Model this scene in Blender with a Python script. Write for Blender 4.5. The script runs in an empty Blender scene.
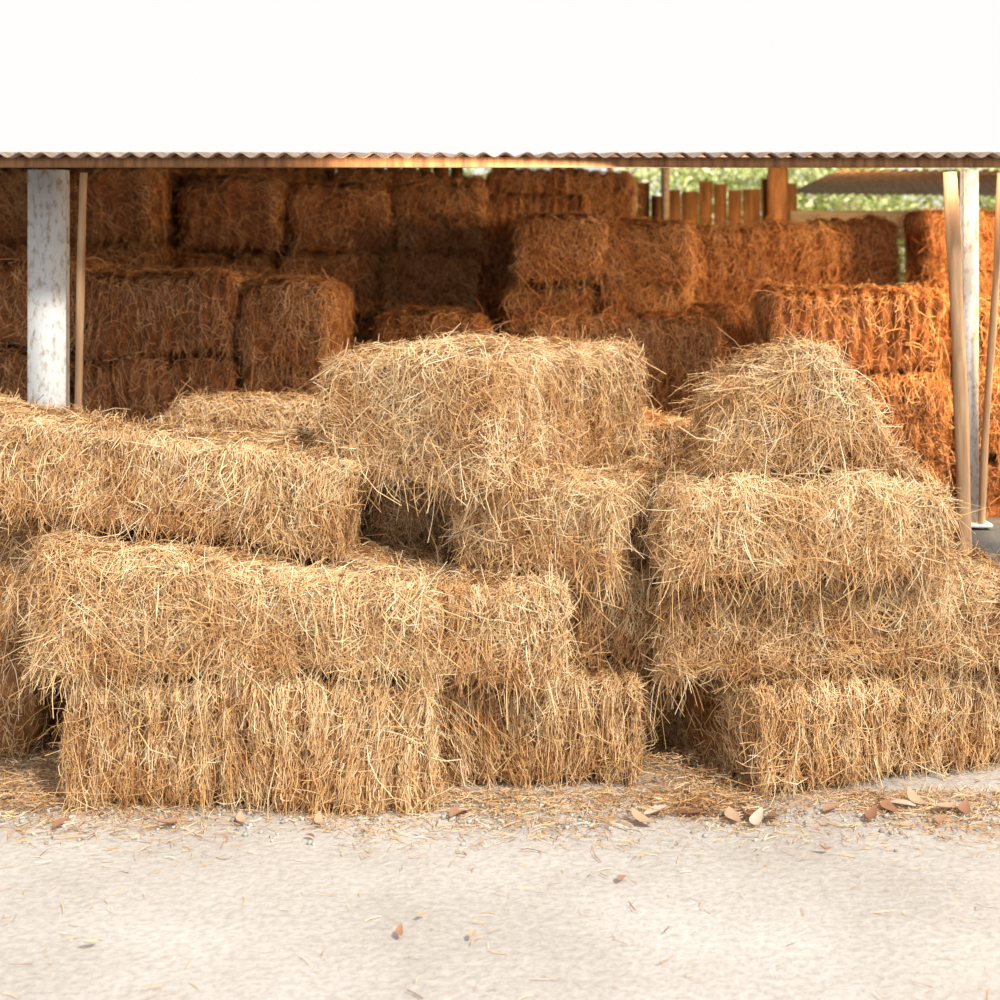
import bpy, math, numpy as np
from mathutils import Euler, Vector

scene = bpy.context.scene
scene.view_settings.view_transform = 'Standard'
scene.view_settings.look = 'None'

# ------------------------------------------------------------------ materials
def new_mat(name):
    m = bpy.data.materials.new(name); m.use_nodes = True
    nt = m.node_tree
    return m, nt, nt.nodes['Principled BSDF']

def straw_material(name, tint, rough=0.6):
    m, nt, b = new_mat(name)
    a = nt.nodes.new('ShaderNodeAttribute'); a.attribute_name = 'straw_col'
    tc = nt.nodes.new('ShaderNodeTexCoord')
    n = nt.nodes.new('ShaderNodeTexNoise'); n.inputs['Scale'].default_value = 5.0
    n.inputs['Detail'].default_value = 5
    nt.links.new(tc.outputs['Object'], n.inputs['Vector'])
    r = nt.nodes.new('ShaderNodeValToRGB')
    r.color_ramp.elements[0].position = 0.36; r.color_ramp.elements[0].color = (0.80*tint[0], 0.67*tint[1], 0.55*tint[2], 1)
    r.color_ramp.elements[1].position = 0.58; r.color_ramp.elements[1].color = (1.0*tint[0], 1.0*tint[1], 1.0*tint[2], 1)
    nt.links.new(n.outputs['Fac'], r.inputs['Fac'])
    mx = nt.nodes.new('ShaderNodeMix'); mx.data_type = 'RGBA'; mx.blend_type = 'MULTIPLY'
    mx.inputs[0].default_value = 1.0
    nt.links.new(a.outputs['Color'], mx.inputs[6]); nt.links.new(r.outputs['Color'], mx.inputs[7])
    nt.links.new(mx.outputs[2], b.inputs['Base Color'])
    b.inputs['Roughness'].default_value = rough
    b.inputs['Specular IOR Level'].default_value = 0.3
    return m

M_STRAW = straw_material('straw', (1.03, .985, .93))
M_BROWN = straw_material('straw_brown', (0.78, 0.59, 0.48))  # browner straw tint for the bales inside the barn

def noise_mat(name, c1, c2, scale=8, detail=6, rough=0.8, stretch=(1, 1, 1), bump=0.3, p1=.35, p2=.65, metallic=0):
    m, nt, b = new_mat(name)
    tc = nt.nodes.new('ShaderNodeTexCoord'); mp = nt.nodes.new('ShaderNodeMapping')
    mp.inputs['Scale'].default_value = stretch
    n = nt.nodes.new('ShaderNodeTexNoise'); n.inputs['Scale'].default_value = scale; n.inputs['Detail'].default_value = detail
    n.inputs['Roughness'].default_value = .65
    nt.links.new(tc.outputs['Object'], mp.inputs['Vector']); nt.links.new(mp.outputs['Vector'], n.inputs['Vector'])
    r = nt.nodes.new('ShaderNodeValToRGB')
    r.color_ramp.elements[0].position = p1; r.color_ramp.elements[0].color = (*c1, 1)
    r.color_ramp.elements[1].position = p2; r.color_ramp.elements[1].color = (*c2, 1)
    nt.links.new(n.outputs['Fac'], r.inputs['Fac']); nt.links.new(r.outputs['Color'], b.inputs['Base Color'])
    bp = nt.nodes.new('ShaderNodeBump'); bp.inputs['Strength'].default_value = bump; bp.inputs['Distance'].default_value = 0.01
    nt.links.new(n.outputs['Fac'], bp.inputs['Height']); nt.links.new(bp.outputs['Normal'], b.inputs['Normal'])
    b.inputs['Roughness'].default_value = rough; b.inputs['Metallic'].default_value = metallic
    return m

M_WOOD = noise_mat('weathered_wood', (.15, .07, .033), (.38, .20, .09), 6, stretch=(6, 6, .6))
M_TAN = noise_mat('tan_wood', (.26, .15, .08), (.44, .29, .17), 5, stretch=(8, 8, .7))
M_GREYWOOD = noise_mat('grey_wood', (.25, .23, .2), (.45, .42, .38), 5, stretch=(.7, 8, 8))
M_PAINT = noise_mat('worn_white_paint', (.36, .30, .24), (.60, .62, .64), 24, stretch=(2.2, 1.0, 1.0), rough=.6, p1=.34, p2=.50)
M_ROOF = noise_mat('rusty_sheet_metal', (.16, .10, .07), (.38, .30, .25), 3, stretch=(1, 4, 1), rough=.6)
M_CONC = noise_mat('concrete_pier', (.07, .08, .09), (.12, .13, .14), 12)
M_BARK = noise_mat('bark', (.10, .07, .04), (.22, .16, .10), 10, stretch=(3, 3, .5))

# ------------------------------------------------------------------ mesh helpers
def mesh_from_arrays(name, V, Q, mat, col=None):
    me = bpy.data.meshes.new(name)
    V = np.asarray(V, dtype=np.float32); Q = np.asarray(Q, dtype=np.int32)
    me.vertices.add(len(V)); me.vertices.foreach_set('co', V.ravel())
    me.loops.add(len(Q)*4); me.loops.foreach_set('vertex_index', Q.ravel())
    me.polygons.add(len(Q))
    me.polygons.foreach_set('loop_start', np.arange(0, len(Q)*4, 4, dtype=np.int32))
    me.polygons.foreach_set('loop_total', np.full(len(Q), 4, dtype=np.int32))
    me.update(calc_edges=True)
    if col is not None:
        a = me.attributes.new('straw_col', 'FLOAT_COLOR', 'POINT')
        c = np.ones((len(V), 4), dtype=np.float32); c[:, :3] = col
        a.data.foreach_set('color', c.ravel())
    me.materials.append(mat)
    me.validate()
    return me

def link(name, me, loc=(0, 0, 0), rot=(0, 0, 0), parent=None, scale=(1, 1, 1)):
    o = bpy.data.objects.new(name, me)
    scene.collection.objects.link(o)
    o.location = loc; o.rotation_euler = rot; o.scale = scale
    if parent: o.parent = parent
    return o

def unit(v): return v/np.maximum(np.linalg.norm(v, axis=-1, keepdims=True), 1e-9)

PAL = np.array([[.92, .70, .41], [.83, .59, .31], [.58, .35, .16], [1.0, .89, .67], [.28, .14, .058], [.76, .61, .40]])
PW = np.array([.24, .21, .17, .18, .12, .08])

def strands(root, d, n, L, W, rng, droop, nseg=3, curl=.25, hug=1.0):
    """thin blades: root point, heading d, surface normal n"""
    N = len(root)
    side = unit(np.cross(d, n + rng.normal(0, .45, (N, 3))))
    bend = unit(np.cross(d, side))*rng.normal(0, .12, (N, 1)) + side*(rng.normal(0, 1, N)*curl)[:, None]
    V = np.zeros((N, nseg+1, 2, 3))
    for k in range(nseg+1):
        t = k/nseg
        c = root + d*L[:, None]*t + bend*(L[:, None]*t*(1-t)*1.5)
        c[:, 2] -= droop*L*t*t
        w = W*(1 - .35*t)
        V[:, k, 0] = c + side*w[:, None]*.5
        V[:, k, 1] = c - side*w[:, None]*.5
    base = np.arange(N)[:, None]*(2*(nseg+1))
    qs = []
    for k in range(nseg):
        o = 2*k
        qs.append(np.stack([base[:, 0]+o, base[:, 0]+o+1, base[:, 0]+o+3, base[:, 0]+o+2], 1))
    Q = np.stack(qs, 1).reshape(-1, 4)
    ci = rng.choice(len(PAL), N, p=PW)
    col = PAL[ci]*rng.uniform(.80, 1.04, (N, 1))
    return V.reshape(-1, 3), Q, np.repeat(col, 2*(nseg+1), axis=0)

def bale_mesh(name, L, W, H, seed, mat=M_STRAW, n=12000, warp=None, flake=.012, spread=.40, messy=.25, wscale=1.0, rad=.05, horiz=False, fringe=1.0, tone=1.0):
    rng = np.random.default_rng(seed)
    half = np.array([L, W, H])/2
    nf = 10
    fd = rng.normal(0, 1, (nf, 3)); fd = unit(fd)*np.array([5, 8, 10, 13, 17, 24, 32, 44, 60, 80])[:, None]
    fa = np.array([.013, .013, .010, .008, .007, .0065, .006, .005, .004, .003]); fp = rng.uniform(0, 6.28, nf)
    per = rng.uniform(.08, .1)
    def surf(p):      # p on the cube [-1,1]^3
        P = p*half
        q = np.clip(P, -(half-rad), half-rad)
        nn = unit(P-q)
        pos = q + nn*rad
        dsp = np.zeros(len(p))
        for i in range(nf): dsp += fa[i]*np.sin(pos@fd[i]+fp[i])
        ph = 0.5*np.sin(pos[:, 2]*9+seed)+0.5*np.sin(pos[:, 1]*6+seed*2)+.6*np.sin(pos[:, 0]*7+seed*3)
        gro = np.abs(np.sin(math.pi*pos[:, 0]/per + ph))**.6
        dsp += flake*1.5*(gro-.65)*(1-np.abs(nn[:, 0]))
        pos = pos + nn*(dsp-.018)[:, None]
        if warp is not None: pos = warp(pos, p)
        return pos, nn, gro
    Vs, Qs, Cs = [], [], []; off = 0
    areas = []; faces = []
    for ax in range(3):
        for s in (-1, 1):
            a, b = [(1, 2), (2, 0), (0, 1)][ax]
            faces.append((ax, s, a, b)); areas.append(half[a]*half[b]*4)
            ra = max(6, int(half[a]*2/.018)); rb = max(6, int(half[b]*2/.018))
            ua, ub = np.meshgrid(np.linspace(-1, 1, ra+1), np.linspace(-1, 1, rb+1), indexing='ij')
            p = np.zeros((ua.size, 3)); p[:, ax] = s; p[:, a] = ua.ravel(); p[:, b] = ub.ravel()
            pos, nn, gro = surf(p)
            idx = np.arange(ua.size).reshape(ra+1, rb+1)
            Q = np.stack([idx[:-1, :-1], idx[1:, :-1], idx[1:, 1:], idx[:-1, 1:]], -1).reshape(-1, 4)
            if s < 0: Q = Q[:, ::-1]
            Vs.append(pos - nn*.006); Qs.append(Q+off); off += len(pos)
            Cs.append(np.array([.32, .165, .07])*rng.uniform(.6, 1.3, (len(pos), 1)))
    areas = np.array(areas)
    wts = areas*np.array([1.1, 1.1, 1.6, .7, .2, 1.2]); wts /= wts.sum()
    fi = rng.choice(6, n, p=wts)
    p = rng.uniform(-1, 1, (n, 3)); dom = np.zeros((n, 3))
    for k, (ax, s, a, b) in enumerate(faces):
        m = fi == k; p[m, ax] = s
        if ax == 2: dom[m] = [.35, 1, 0] if not horiz else [1, .2, 0]
        else: dom[m] = [0, 0, 1] if not horiz else [1, 0, .1]
        if ax == 0: dom[m] = [0, .6, .8]
    pos, nn, gro = surf(p)
    keep = (gro > .45) | (rng.random(n) < .4)
    p, pos, nn, dom, gro = p[keep], pos[keep], nn[keep], dom[keep], gro[keep]; n = len(p)
    typ = rng.random(n)
    ms = typ < messy; so = typ > .945
    sw = np.zeros(n)
    for i in range(4):
        f = unit(rng.normal(0, 1, (1, 3)))[0]*rng.uniform(6, 22); sw += np.sin(pos@f+rng.uniform(0, 6.28))
    ang = rng.normal(0, spread, n) + sw*spread*.6; ang[ms] = rng.uniform(0, 6.28, ms.sum())
    ang += (rng.random(n) < .5)*math.pi
    t1 = unit(dom - nn*np.sum(dom*nn, 1, keepdims=True)); t2 = np.cross(nn, t1)
    d = t1*np.cos(ang)[:, None]+t2*np.sin(ang)[:, None]
    lift = np.abs(rng.normal(0, .11, n)); lift[ms] += .05; lift[so] = rng.uniform(.4, 1.1, so.sum())
    d = unit(d + nn*lift[:, None])
    LL = rng.uniform(.02, .07, n); LL[ms] = rng.uniform(.035, .12, ms.sum()); LL[so] = rng.uniform(.02, .08, so.sum())
    lg = ms & (rng.random(n) < .16); LL[lg] = rng.uniform(.12, .22, lg.sum())
    Wd = rng.uniform(.0011, .0034, n)*wscale
    droop = rng.uniform(0, .12, n); droop[ms] = rng.uniform(0, .4, ms.sum()); droop[so] = rng.uniform(.1, .7, so.sum())
    root = pos + nn*.002 - d*(LL*.3)[:, None]*(~so)[:, None]
    V, Q, C = strands(root, d, nn, LL, Wd, rng, droop, curl=.38)
    Vs.append(V); Qs.append(Q+off); Cs.append(C); off += len(V)
    # frayed straws hanging over the upper edges and poking out of the lower ones
    nfz = int(n*.028*fringe)
    pz = rng.uniform(-1, 1, (nfz, 3)); pz[:, 2] = np.where(rng.random(nfz) < .7, rng.uniform(.6, 1, nfz), rng.uniform(-1, -.6, nfz))
    m = rng.random(nfz) < .65
    pz[m, 1] = -1; pz[~m, 0] = rng.choice([-1, 1], (~m).sum())
    tk = np.sin(pz[:, 0]*half[0]*23+seed)+np.sin(pz[:, 0]*half[0]*51+seed*3)
    pz = pz[tk > -.3]; nfz = len(pz)
    pos, nn, _ = surf(pz)
    d = unit(nn*rng.uniform(.3, 1.0, (nfz, 1)) + rng.normal(0, .7, (nfz, 3)))
    LL = rng.uniform(.05, .17, nfz)
    V, Q, C = strands(pos-nn*.01, d*.5, nn, LL, rng.uniform(.0016, .0035, nfz)*wscale, rng, rng.uniform(.3, .95, nfz), nseg=4, curl=.28)
    Vs.append(V); Qs.append(Q+off); Cs.append(C); off += len(V)
    tn = np.array([tone, tone**1.35, tone**1.7])
    return mesh_from_arrays(name, np.concatenate(Vs), np.concatenate(Qs), mat, np.concatenate(Cs)*tn)

SEED = [10]
def bale(cx, cy, z0, L, W, H, rz=0, ry=0, rx=0, **k):
    SEED[0] += 1
    me = bale_mesh('hay_bale', L, W, H, SEED[0], **k)
    return link('hay_bale', me, (cx, cy, z0+H/2), (math.radians(rx), math.radians(ry), math.radians(rz)))

def topwarp(dzl=0, dzr=0, dxl=0, dxr=0, sag=0, bzr=0, bzl=0):
    def f(pos, p):
        t = (p[:, 2]+1)/2; l = (1-p[:, 0])/2; r = (1+p[:, 0])/2
        o = pos.copy()
        o[:, 2] += t*(dzl*l+dzr*r) - sag*t*(p[:, 0]**2) + (1-t)*(bzl*l**2+bzr*r**2)
        o[:, 0] += t*(dxl*l+dxr*r)
        return o
    return f

# ------------------------------------------------------------------ front pile
# left stack
bale(-.715, 4.555, 0, 1.09, .53, .37, n=26000, flake=.026, spread=.17, messy=.16, fringe=.8, tone=.95)
bale(-.765, 4.530, .38, 1.18, .54, .385, n=26000, flake=.010, spread=.5, messy=.5, rad=.06, warp=topwarp(0.0, -.10), fringe=2.0)
bale(-1.98, 4.95, 0, 1.06, .5, .375, n=7000, tone=.9)
bale(-1.88, 4.95, .375, .98, .5, .40, n=8000, fringe=1.5, tone=.93)
bale(-.99, 5.09, .36, .74, .5, .36, n=3000)
bale(-1.10, 4.785, .752, 1.32, .50, .305, rz=-1, ry=8, n=28000, flake=.006, spread=.40, messy=.18, rad=.035, fringe=.7, tone=.97)
# hump bale behind
bale(-.9, 5.80, .0, .72, .5, .38, n=2000)
bale(-.9, 5.80, .38, .72, .5, .36, n=2000)
bale(-.92, 5.78, .74, .78, .5, .36, n=9000, rad=.13, messy=.6, warp=topwarp(-.03, -.04, .05, -.05), tone=.9)
# bales in the gap
bale(-.61, 5.24, 0, .7, .4, .34, n=2000)
bale(-.61, 5.24, .34, .7, .4, .34, n=5000)
bale(-.47, 5.26, .68, .96, .4, .21, n=5000, rad=.04, tone=.9)
bale(-.25, 4.97, .665, .34, .22, .20, rz=8, n=6000, rad=.04, messy=.5, fringe=1.5, tone=.88)
# centre column
bale(.105, 4.85, 0, .68, .78, .335, n=18000, flake=.024, spread=.18, messy=.2, tone=.90, fringe=1.2)
bale(-.02, 4.79, .335, .43, .88, .31, n=16000, flake=.014, spread=.28, messy=.35, fringe=1.6, rad=.055)
bale(.335, 4.98, .335, .28, .84, .31, n=11000, spread=.25, messy=.3, tone=.90)
# its cut end turned towards the camera's right
bale(.195, 4.745, .65, .52, .50, .26, rz=-22, n=16000, spread=.5, messy=.45, fringe=1.7, flake=.018, rad=.035, warp=topwarp(0, .01, bzr=-.035), tone=.98)
bale(-.025, 4.99, .895, 1.02, .66, .40, rz=58, rx=0, n=34000, spread=.7, messy=.5, flake=.020, rad=.05, fringe=1.3, warp=topwarp(.0, .0, .02, -.02))
# behind centre right
bale(.72, 5.66, 0, .75, .5, .33, n=2000)
bale(.72, 5.66, .33, .75, .5, .33, n=2000)
bale(.72, 5.66, .66, .75, .5, .33, n=7000)
bale(.62, 5.10, 0, .34, .5, .34, n=6000, tone=.9)
# right stack
bale(1.20, 4.785, 0, 1.16, .52, .325, rz=21, n=23000, flake=.026, spread=.2, messy=.2, fringe=.8, tone=.98)
bale(1.05, 4.735, .335, 1.25, .54, .30, rz=5, n=23000, flake=.012, spread=.55, messy=.4, fringe=1.9, rad=.07, tone=.92, warp=topwarp(0, -.01, bzl=-.04))
bale(.925, 4.615, .64, .90, .55, .295, n=24000, flake=.010, spread=.55, messy=.4, fringe=1.2, rad=.075, warp=topwarp(-.01, .015, .01, -.03))
bale(.925, 4.70, .935, .69, .46, .365, n=18000, spread=.7, messy=.5, flake=.012, rad=.045, warp=topwarp(-.085, .02, .09, -.29), fringe=.7, tone=.95)

# ------------------------------------------------------------------ stacks inside the barn
variants = [bale_mesh('brown_bale_%d' % i, 1.0, .5, .4, 200+i, mat=M_BROWN, n=9000, wscale=1.35, flake=.020, spread=.35, messy=.4, rad=.07, fringe=2.2) for i in range(4)]
vend = [bale_mesh('brown_bale_end_%d' % i, .52, .9, .4, 300+i, mat=M_BROWN, n=8000, wscale=1.35, flake=.01, spread=.5, messy=.4, rad=.08, fringe=2.2) for i in range(4)]
R = np.random.default_rng(5)
def stack(x0, x1, yf, top, tiers, kind='end', rz=0, jit=.05, drop=()):
    e = bpy.data.objects.new('hay_bale_stack', None); scene.collection.objects.link(e)
    e.location = ((x0+x1)/2, yf+.45, 0); e.rotation_euler = (0, 0, math.radians(rz))
    h = top/tiers
    w0 = .52 if kind == 'end' else 1.0
    dep = .9 if kind == 'end' else .5
    nC = max(1, round((x1-x0)/w0)); w = (x1-x0)/nC
    for t in range(tiers):
        sh = R.normal(0, .06) if nC > 1 else R.normal(0, .02)
        for c in range(nC):
            if (t, c) in drop: continue
            me = (vend if kind == 'end' else variants)[R.integers(4)]
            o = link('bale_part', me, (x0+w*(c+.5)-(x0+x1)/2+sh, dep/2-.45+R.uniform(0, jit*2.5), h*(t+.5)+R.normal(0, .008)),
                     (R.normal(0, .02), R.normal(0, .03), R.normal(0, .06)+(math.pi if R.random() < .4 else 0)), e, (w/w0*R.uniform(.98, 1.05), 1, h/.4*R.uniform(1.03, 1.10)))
    return e

# left middle
stack(-1.80, -1.14, 6.4, 1.50, 4, 'side')
stack(-1.13, -.74, 6.42, 1.44, 4, 'end')
stack(-2.85, -1.84, 6.5, 1.57, 4, 'side')
# main back wall of bales
stack(-4.2, -1.9, 8.3, 2.06, 5, 'end', jit=.08)
stack(-1.88, -.1, 8.6, 2.0, 5, 'end', jit=.10)
stack(-.08, .55, 8.9, 1.92, 5, 'side')
stack(-1.2, .85, 9.9, 2.13, 5, 'side')
stack(-4.2, -1.25, 9.9, 2.17, 5, 'side')
stack(.0, 1.0, 7.75, 1.77, 5, 'end', rz=-3)
stack(.05, 1.02, 7.0, 1.28, 3, 'side', rz=2)
stack(1.1, 2.5, 9.2, 1.76, 4, 'side')
stack(2.50, 3.4, 8.7, 1.84, 5, 'side')
stack(1.06, 1.36, 7.2, 1.33, 4, 'end')
stack(-.62, -.05, 7.7, 1.24, 3, 'end')
# bright right stack
stack(1.12, 1.88, 6.2, 1.43, 4, 'side', rz=-4)
stack(2.02, 2.9, 6.35, 1.40, 4, 'side')

# ------------------------------------------------------------------ shell boxes
def box_data(cx, cy, cz, sx, sy, sz):
    v = np.array([[x, y, z] for x in (-.5, .5) for y in (-.5, .5) for z in (-.5, .5)])*[sx, sy, sz]+[cx, cy, cz]
    q = np.array([[0, 1, 3, 2], [4, 6, 7, 5], [0, 4, 5, 1], [2, 3, 7, 6], [0, 2, 6, 4], [1, 5, 7, 3]])
    return v, q
def boxes(name, lst, mat, parent=None):
    Vs, Qs, o = [], [], 0
    for b in lst:
        v, q = box_data(*b); Vs.append(v); Qs.append(q+o); o += 8
    return link(name, mesh_from_arrays(name, np.concatenate(Vs), np.concatenate(Qs), mat), parent=parent)
def beam(name, p0, p1, w, d, mat, parent=None, wob=0.0, seed=0):
    rng = np.random.default_rng(seed); n = 14
    p0 = np.array(p0, float); p1 = np.array(p1, float); V = []
    ax = unit(p1-p0); s = unit(np.cross(ax, [0, 1, 0])); u = np.cross(s, ax)
    K = 8
    ph = rng.uniform(0, 6.28, 3)
    for i in range(n+1):
        t = i/n; c = p0+(p1-p0)*t + s*wob*math.sin(t*5+ph[0]) + u*wob*math.sin(t*4+ph[1])
        g = 1+.08*math.sin(t*17+ph[2])
        for k in range(K):
            a = 2*math.pi*(k+.5)/K
            ca, sa = math.cos(a), math.sin(a); q = max(abs(ca), abs(sa))**.6
            V.append(c+s*ca/q*w/2*g+u*sa/q*d/2*g)
    Q = [[i*K+k, i*K+(k+1) % K, (i+1)*K+(k+1) % K, (i+1)*K+k] for i in range(n) for k in range(K)]
    Q += [[0, 1, 2, 3], [0, 3, 4, 7], [4, 5, 6, 7]]
    b = n*K; Q += [[b+3, b+2, b+1, b], [b+7, b+4, b+3, b], [b+7, b+6, b+5, b+4]]
    return link(name, mesh_from_arrays(name, V, Q, mat), parent=parent)

def roofz(y): return 1.61+.0587*y
# posts (H-section steel, worn white paint)
def steel_post(cx, cy, w, d, z0, z1):
    L = [(cx, cy-d/2+.004, (z0+z1)/2, w, .008, z1-z0), (cx, cy+d/2-.004, (z0+z1)/2, w, .008, z1-z0),
         (cx, cy, (z0+z1)/2, .008, d-.016, z1-z0), (cx, cy, z0+.006, w+.08, d+.08, .012)]
    return boxes('steel_post', L, M_PAINT)
steel_post(-1.685, 5.6, .142, .05, 0, roofz(5.6)-.03)
steel_post(1.752, 5.6, .055, .05, .585, roofz(5.6)-.03)
# concrete pier with chamfered top
V = []
for (s, z) in ((.26, 0), (.26, .52), (.20, .575)):
    for a, b in ((-1, -1), (1, -1), (1, 1), (-1, 1)): V.append((1.93+a*s*.9, 5.66+b*s*.7, z))
Q = [[i*4+k, i*4+(k+1) % 4, i*4+4+(k+1) % 4, i*4+4+k] for i in range(2) for k in range(4)]+[[8, 9, 10, 11], [3, 2, 1, 0]]
link('concrete_pier', mesh_from_arrays('concrete_pier', V, Q, M_CONC))
# wooden poles
beam('wooden_pole', (-1.585, 5.5, 0), (-1.52, 5.5, roofz(5.5)-.04), .028, .028, M_TAN, wob=.006, seed=1)
beam('wooden_pole', (1.685, 5.36, .0), (1.635, 5.45, roofz(5.5)-.04), .050, .03, M_TAN, wob=.004, seed=2)
beam('wooden_pole', (1.785, 5.545, .58), (1.83, 5.50, roofz(5.5)-.04), .026, .026, M_TAN, wob=.006, seed=3)

# corrugated roof
def corrugated(name, x0, x1, y0, y1, zf, mat, amp=.009, per=.076):
    nx = int((x1-x0)/per*8); ys = np.linspace(y0, y1, 9)
    xs = np.linspace(x0, x1, nx+1)
    X, Y = np.meshgrid(xs, ys, indexing='ij')
    Z = zf(X, Y)+amp*np.sin(2*math.pi*X/per)
    top = np.stack([X, Y, Z+.002], -1).reshape(-1, 3); bot = np.stack([X, Y, Z-.002], -1).reshape(-1, 3)
    idx = np.arange(X.size).reshape(X.shape); n = X.size
    Qt = np.stack([idx[:-1, :-1], idx[1:, :-1], idx[1:, 1:], idx[:-1, 1:]], -1).reshape(-1, 4)
    e = np.stack([idx[:-1, 0], idx[1:, 0], idx[1:, 0]+n, idx[:-1, 0]+n], -1)
    return link(name, mesh_from_arrays(name, np.concatenate([top, bot]), np.concatenate([Qt, Qt[:, ::-1]+n, e[:, ::-1]]), mat))
corrugated('roof', -5.2, 5.2, 5.15, 13.4, lambda X, Y: roofz(Y)+.024, M_ROOF)
boxes('roof_purlin', [(0, y, roofz(y)-.002, 10.3, .05, .034) for y in (5.25, 7.2, 9.2, 11.2, 13.1)], M_WOOD)
corrugated('lean_to_roof', 2.55, 6.0, 11.3, 13.35, lambda X, Y: 2.215-.05*(Y-11.3)-.008*(X-2.5), M_ROOF)

# back wall: irregular upright planks with posts and a rail
rng = np.random.default_rng(3); L = []
x = -5.1
while x < 5.1:
    w = rng.uniform(.09, .15)
    if x < -.3: top = 2.34
    elif x < 2.35: top = rng.uniform(2.08, 2.22) if rng.random() > .15 else rng.uniform(1.98, 2.08)
    else: top = rng.uniform(1.80, 1.86)
    if rng.random() > .05 or x < -.3: L.append((x+w/2, 12.5+rng.uniform(-.02, .02), top/2, w*.96, .025, top))
    x += w+rng.uniform(.0, .012)
boxes('wall_back', L, M_WOOD)
boxes('wall_rail', [(0, 12.44, 1.75, 10.2, .06, .1)], M_GREYWOOD)
boxes('grey_board', [(2.95, 12.40, 1.87, 1.1, .03, .13)], M_GREYWOOD)
boxes('wall_left', [(-5.15, 5.4+i*.2+.1, 1.0, .03, .19, 2.0) for i in range(36)], M_WOOD)
boxes('wall_right', [(5.15, 7.4+i*.2+.1, 1.0, .03, .19, 1.95) for i in range(26)], M_WOOD)
for X, w in ((.0, .14), (2.28, .16), (-2.6, .14), (4.6, .14), (1.35, .07)):
    beam('barn_post', (X, 12.3, 0), (X, 12.3, roofz(12.3)-.04), w, .12, M_WOOD if w > .1 else M_GREYWOOD, wob=.005, seed=int(X*10)+40)
beam('barn_post', (.9, 12.28, 0), (.9, 12.28, roofz(12.3)-.04), .045, .05, M_PAINT, seed=9)

# ------------------------------------------------------------------ ground
gm, nt, b = new_mat('dusty_concrete')
tc = nt.nodes.new('ShaderNodeTexCoord')
def noise(sc, det=8):
    n = nt.nodes.new('ShaderNodeTexNoise'); n.inputs['Scale'].default_value = sc; n.inputs['Detail'].default_value = det
    n.inputs['Roughness'].default_value = .6
    nt.links.new(tc.outputs['Object'], n.inputs['Vector']); return n
def ramp(n, p, c):
    r = nt.nodes.new('ShaderNodeValToRGB')
    r.color_ramp.elements[0].position = p[0]; r.color_ramp.elements[0].color = (*c[0], 1)
    r.color_ramp.elements[1].position = p[1]; r.color_ramp.elements[1].color = (*c[1], 1)
    nt.links.new(n.outputs['Fac'], r.inputs['Fac']); return r
n1 = noise(1.6); n2 = noise(45)
r1 = ramp(n1, (.35, .65), ((.52, .485, .46), (.65, .625, .61)))
r2 = ramp(n2, (.3, .7), ((.72, .70, .67), (1, 1, 1)))
mx = nt.nodes.new('ShaderNodeMix'); mx.data_type = 'RGBA'; mx.blend_type = 'MULTIPLY'; mx.inputs[0].default_value = 1
nt.links.new(r1.outputs['Color'], mx.inputs[6]); nt.links.new(r2.outputs['Color'], mx.inputs[7])
nt.links.new(mx.outputs[2], b.inputs['Base Color']); b.inputs['Roughness'].default_value = .9
bp = nt.nodes.new('ShaderNodeBump'); bp.inputs['Strength'].default_value = .6; bp.inputs['Distance'].default_value = .012
nt.links.new(n2.outputs['Fac'], bp.inputs['Height']); nt.links.new(bp.outputs['Normal'], b.inputs['Normal'])
xs = np.linspace(-40, 40, 9); V = [(x, y, 0) for x in xs for y in np.linspace(-12, 60, 9)]
Q = [[i*9+j, (i+1)*9+j, (i+1)*9+j+1, i*9+j+1] for i in range(8) for j in range(8)]
link('ground', mesh_from_arrays('ground', V, Q, gm))

# loose straw on the ground
rng = np.random.default_rng(77)
N = 34000
yy = 4.45 - np.abs(rng.normal(0, .18, N)); m = rng.random(N) < .04; yy[m] = rng.uniform(2.9, 4.4, m.sum())
m2 = rng.random(N) < .22; yy[m2] = rng.uniform(4.3, 5.9, m2.sum())
xx = rng.uniform(-2.6, 2.6, N)
m3 = rng.random(N) < .12; xx[m3] = rng.normal(.60, .12, m3.sum()); yy[m3] = rng.uniform(4.25, 4.95, m3.sum())
m4 = rng.random(N) < .08; xx[m4] = rng.normal(-1.42, .13, m4.sum()); yy[m4] = rng.uniform(4.28, 4.75, m4.sum())
keep = (np.sin(xx*5+1)+np.sin(xx*11+yy*9)+rng.normal(0, 1.2, N) > -.9) | m3 | m4
xx, yy = xx[keep], yy[keep]; N = len(xx)
hz = np.zeros(N); mm = (m3 | m4)[keep]; hz[mm] = np.abs(rng.normal(0, .02, mm.sum()))
a = rng.uniform(0, 6.28, N)
d = np.stack([np.cos(a), np.sin(a), rng.uniform(0, .12, N)], 1)
V, Q, C = strands(np.stack([xx, yy, rng.uniform(.002, .012, N)+hz], 1), d, np.tile([0., 0, 1], (N, 1)), rng.uniform(.01, .06, N), rng.uniform(.0014, .0034, N), rng, np.zeros(N), curl=.15)
V[:, 2] = np.maximum(V[:, 2], .0015)
link('loose_straw', mesh_from_arrays('loose_straw', V, Q, M_STRAW, C*np.array([.92, .90, .92])))

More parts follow.
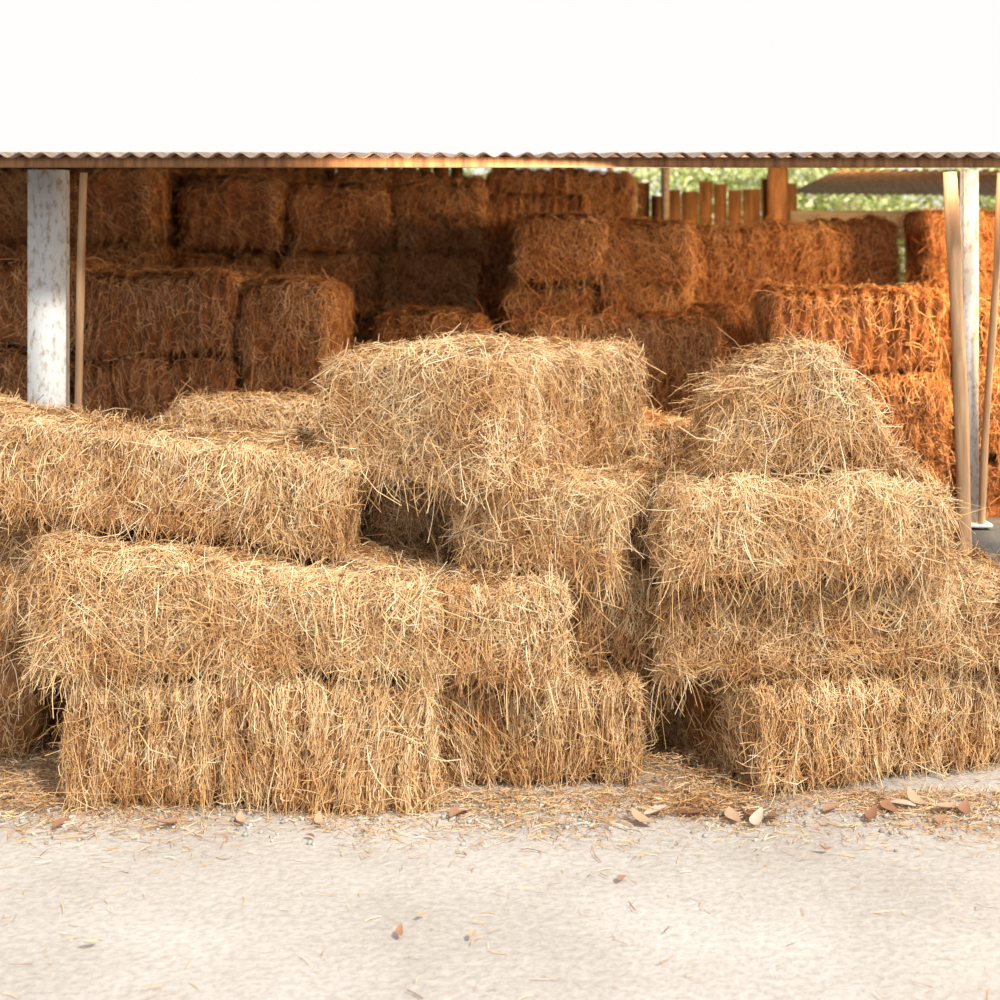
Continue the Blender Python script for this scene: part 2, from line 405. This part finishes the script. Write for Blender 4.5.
# dried leaves
lm, nt, b = new_mat('dried_leaf')
at = nt.nodes.new('ShaderNodeAttribute'); at.attribute_name = 'straw_col'
nt.links.new(at.outputs['Color'], b.inputs['Base Color']); b.inputs['Roughness'].default_value = .7
def leaves(name, pts, mat, rng, cols):
    Vs, Qs, Cs, o = [], [], [], 0
    for (x, y, z, s) in pts:
        L = s; n = 6; az = rng.uniform(0, 6.28); cup = rng.uniform(.15, .7); tl = rng.uniform(-.25, .9)
        c = cols[rng.integers(len(cols))]
        g = []
        for i in range(n+1):
            t = i/n; w = L*.24*math.sin(math.pi*min(1, t*.93+.04))**.8
            for k in (-1, 0, 1):
                px = (t-.5)*L; py = k*w + .12*L*math.sin(t*3); pz = abs(k)*w*cup + L*.25*tl*(t-.3)**2*4 + .006
                g.append((x+px*math.cos(az)-py*math.sin(az), y+px*math.sin(az)+py*math.cos(az), z+max(pz, .003)))
        for i in range(n):
            for k in range(2): Qs.append([o+i*3+k, o+i*3+k+1, o+i*3+k+4, o+i*3+k+3])
        Vs += g; Cs += [c]*len(g); o += len(g)
    return link(name, mesh_from_arrays(name, Vs, Qs, mat, np.array(Cs)))
def G(x, y, s=.07): return (x, y, 0.008, s*.9)
pts = [G(-1.44, 4.36, .09), G(-1.22, 4.17), G(-.93, 4.18, .08), G(-.11, 4.26, .10), G(.40, 4.2, .09), G(.44, 4.24, .08), G(.54, 4.25, .08), G(.70, 4.25, .10), G(.66, 4.22, .09), G(.76, 4.22, .08),
       G(.95, 4.28, .08), G(1.12, 4.30, .09), G(1.16, 4.33, .09), G(1.21, 4.34, .09), G(1.27, 4.29, .10), G(1.24, 4.20, .07), G(.72, 4.18, .08), G(-.72, 4.2, .06), G(-1.5, 4.5, .07), G(1.05, 4.22, .07), G(1.33, 4.27, .08), G(-1.34, 4.3, .06), G(-.5, 4.19, .06)]
rng = np.random.default_rng(8)
for i in range(7): pts.append(G(rng.uniform(-1.5, 1.5), rng.uniform(3.3, 4.1), rng.uniform(.03, .05)))
leaves('dried_leaves', pts, lm, rng, [(.36, .18, .11), (.42, .24, .15), (.28, .14, .08), (.50, .34, .23), (.60, .48, .38)])
# gravel
Vs, Qs, Cs, o = [], [], [], 0
for i in range(600):
    x = rng.uniform(-1.6, 1.6); y = 4.36-abs(rng.normal(0, .13)); s = rng.uniform(.003, .012)
    v, q = box_data(0, 0, 0, 1, 1, 1)
    v = v*(1+rng.normal(0, .18, (8, 3)))*s; an = rng.uniform(0, 6)
    vv = v.copy(); vv[:, 0] = v[:, 0]*math.cos(an)-v[:, 1]*math.sin(an); vv[:, 1] = v[:, 0]*math.sin(an)+v[:, 1]*math.cos(an)
    Vs.append(vv+[x, y, s*.4]); Qs.append(q+o); o += 8
    c = [(.5, .48, .45), (.62, .59, .55), (.36, .30, .25), (.42, .44, .38)][rng.integers(4)]
    Cs.append(np.tile(c, (8, 1)))
link('gravel', mesh_from_arrays('gravel', np.concatenate(Vs), np.concatenate(Qs), lm, np.concatenate(Cs)))

# ------------------------------------------------------------------ shrubs behind the barn
fm, nt, b = new_mat('foliage')
at = nt.nodes.new('ShaderNodeAttribute'); at.attribute_name = 'straw_col'
nt.links.new(at.outputs['Color'], b.inputs['Base Color']); b.inputs['Roughness'].default_value = .6
def shrub(cx, cy, r, h, seed):
    rng = np.random.default_rng(seed); N = 4200
    e = bpy.data.objects.new('shrub', None); scene.collection.objects.link(e); e.location = (cx, cy, 0)
    cen = rng.normal(0, 1, (26, 3))*[r*.45, r*.35, h*.2]+[0, 0, h*.68]
    p = cen[rng.integers(26, size=N)]+rng.normal(0, 1, (N, 3))*r*.16
    p[:, 2] = np.where(p[:, 2] > h, h-rng.uniform(0, .5, N), p[:, 2]); p[:, 2] = np.maximum(p[:, 2], .1)
    d1 = unit(rng.normal(0, 1, (N, 3))); d2 = unit(np.cross(d1, rng.normal(0, 1, (N, 3)))); s = rng.uniform(.03, .06, (N, 1))
    V = np.stack([p-d1*s, p+d2*s*.5, p+d1*s, p-d2*s*.5], 1).reshape(-1, 3)
    c = np.array([(.48, .54, .18), (.64, .68, .30), (.32, .42, .12), (.80, .80, .48)])[rng.integers(4, size=N)]
    link('leaves', mesh_from_arrays('shrub_leaves', V, np.arange(4*N).reshape(-1, 4), fm, np.repeat(c, 4, axis=0)), parent=e)
    for i in range(4):
        beam('stem_%d' % i, (0, 0, 0), tuple(rng.normal(0, r*.3, 2))+(h*.75,), .05, .05, M_BARK, parent=e, wob=.04, seed=i)
for i, X in enumerate(np.arange(-1.2, 7.5, .8)):
    shrub(X, 16+.6*math.sin(i*2.1), .95, 2.54, 500+i)

# ------------------------------------------------------------------ light
w = bpy.data.worlds.new('overcast_sky'); scene.world = w; w.use_nodes = True
bg = w.node_tree.nodes['Background']; bg.inputs[0].default_value = (1.0, .99, .975, 1); bg.inputs[1].default_value = 1.0
def lamp(name, typ, loc, energy, color, target=None, size=.1, **k):
    l = bpy.data.lights.new(name, typ); l.energy = energy; l.color = color
    if typ == 'SUN': l.angle = size
    elif typ in ('POINT', 'SPOT'): l.shadow_soft_size = size
    for a_, v_ in k.items(): setattr(l, a_, v_)
    o = bpy.data.objects.new(name, l); scene.collection.objects.link(o); o.location = loc
    if target is not None:
        o.rotation_euler = (Vector(target)-Vector(loc)).to_track_quat('-Z', 'Y').to_euler()
    return o
lamp('sun', 'SUN', (4.0, -.4, 6.6), 4.5, (1, .93, .80), target=(0.2, 5, 0), size=math.radians(6))
lamp('added_warm_fill', 'SPOT', (2.45, 5.66, 1.80), 230, (1, .60, .25), target=(1.5, 6.4, .85), size=.08, spot_size=math.radians(110), spot_blend=.8)  # added warm spot, stands in for a golden flare; no fixture here
lamp('added_warm_fill', 'POINT', (3.6, 7.6, 1.9), 300, (1, .58, .23), size=.08)  # added unseen light, turns the middle of the interior orange
lamp('added_warm_fill', 'POINT', (2.2, 10.9, 2.05), 80, (1, .60, .24), size=.03)  # added warm light at the rear, part of the same glow
s = lamp('added_strip_fill', 'AREA', (1.4, 5.34, 1.86), 20, (1, .74, .50), target=(1.0, 8.6, 1.4))  # added unseen strip that brightens the bales under the roof
s.data.shape = 'RECTANGLE'; s.data.size = 4.0; s.data.size_y = .06

# ------------------------------------------------------------------ camera
cd = bpy.data.cameras.new('camera'); cam = bpy.data.objects.new('camera', cd); scene.collection.objects.link(cam)
cam.location = (0, 0, 1.61); cam.rotation_euler = (math.pi/2, 0, 0)
cd.sensor_width = 36; cd.lens = 54; cd.shift_y = -.25
cd.dof.use_dof = True; cd.dof.focus_distance = 4.5; cd.dof.aperture_fstop = 3.5
scene.camera = cam
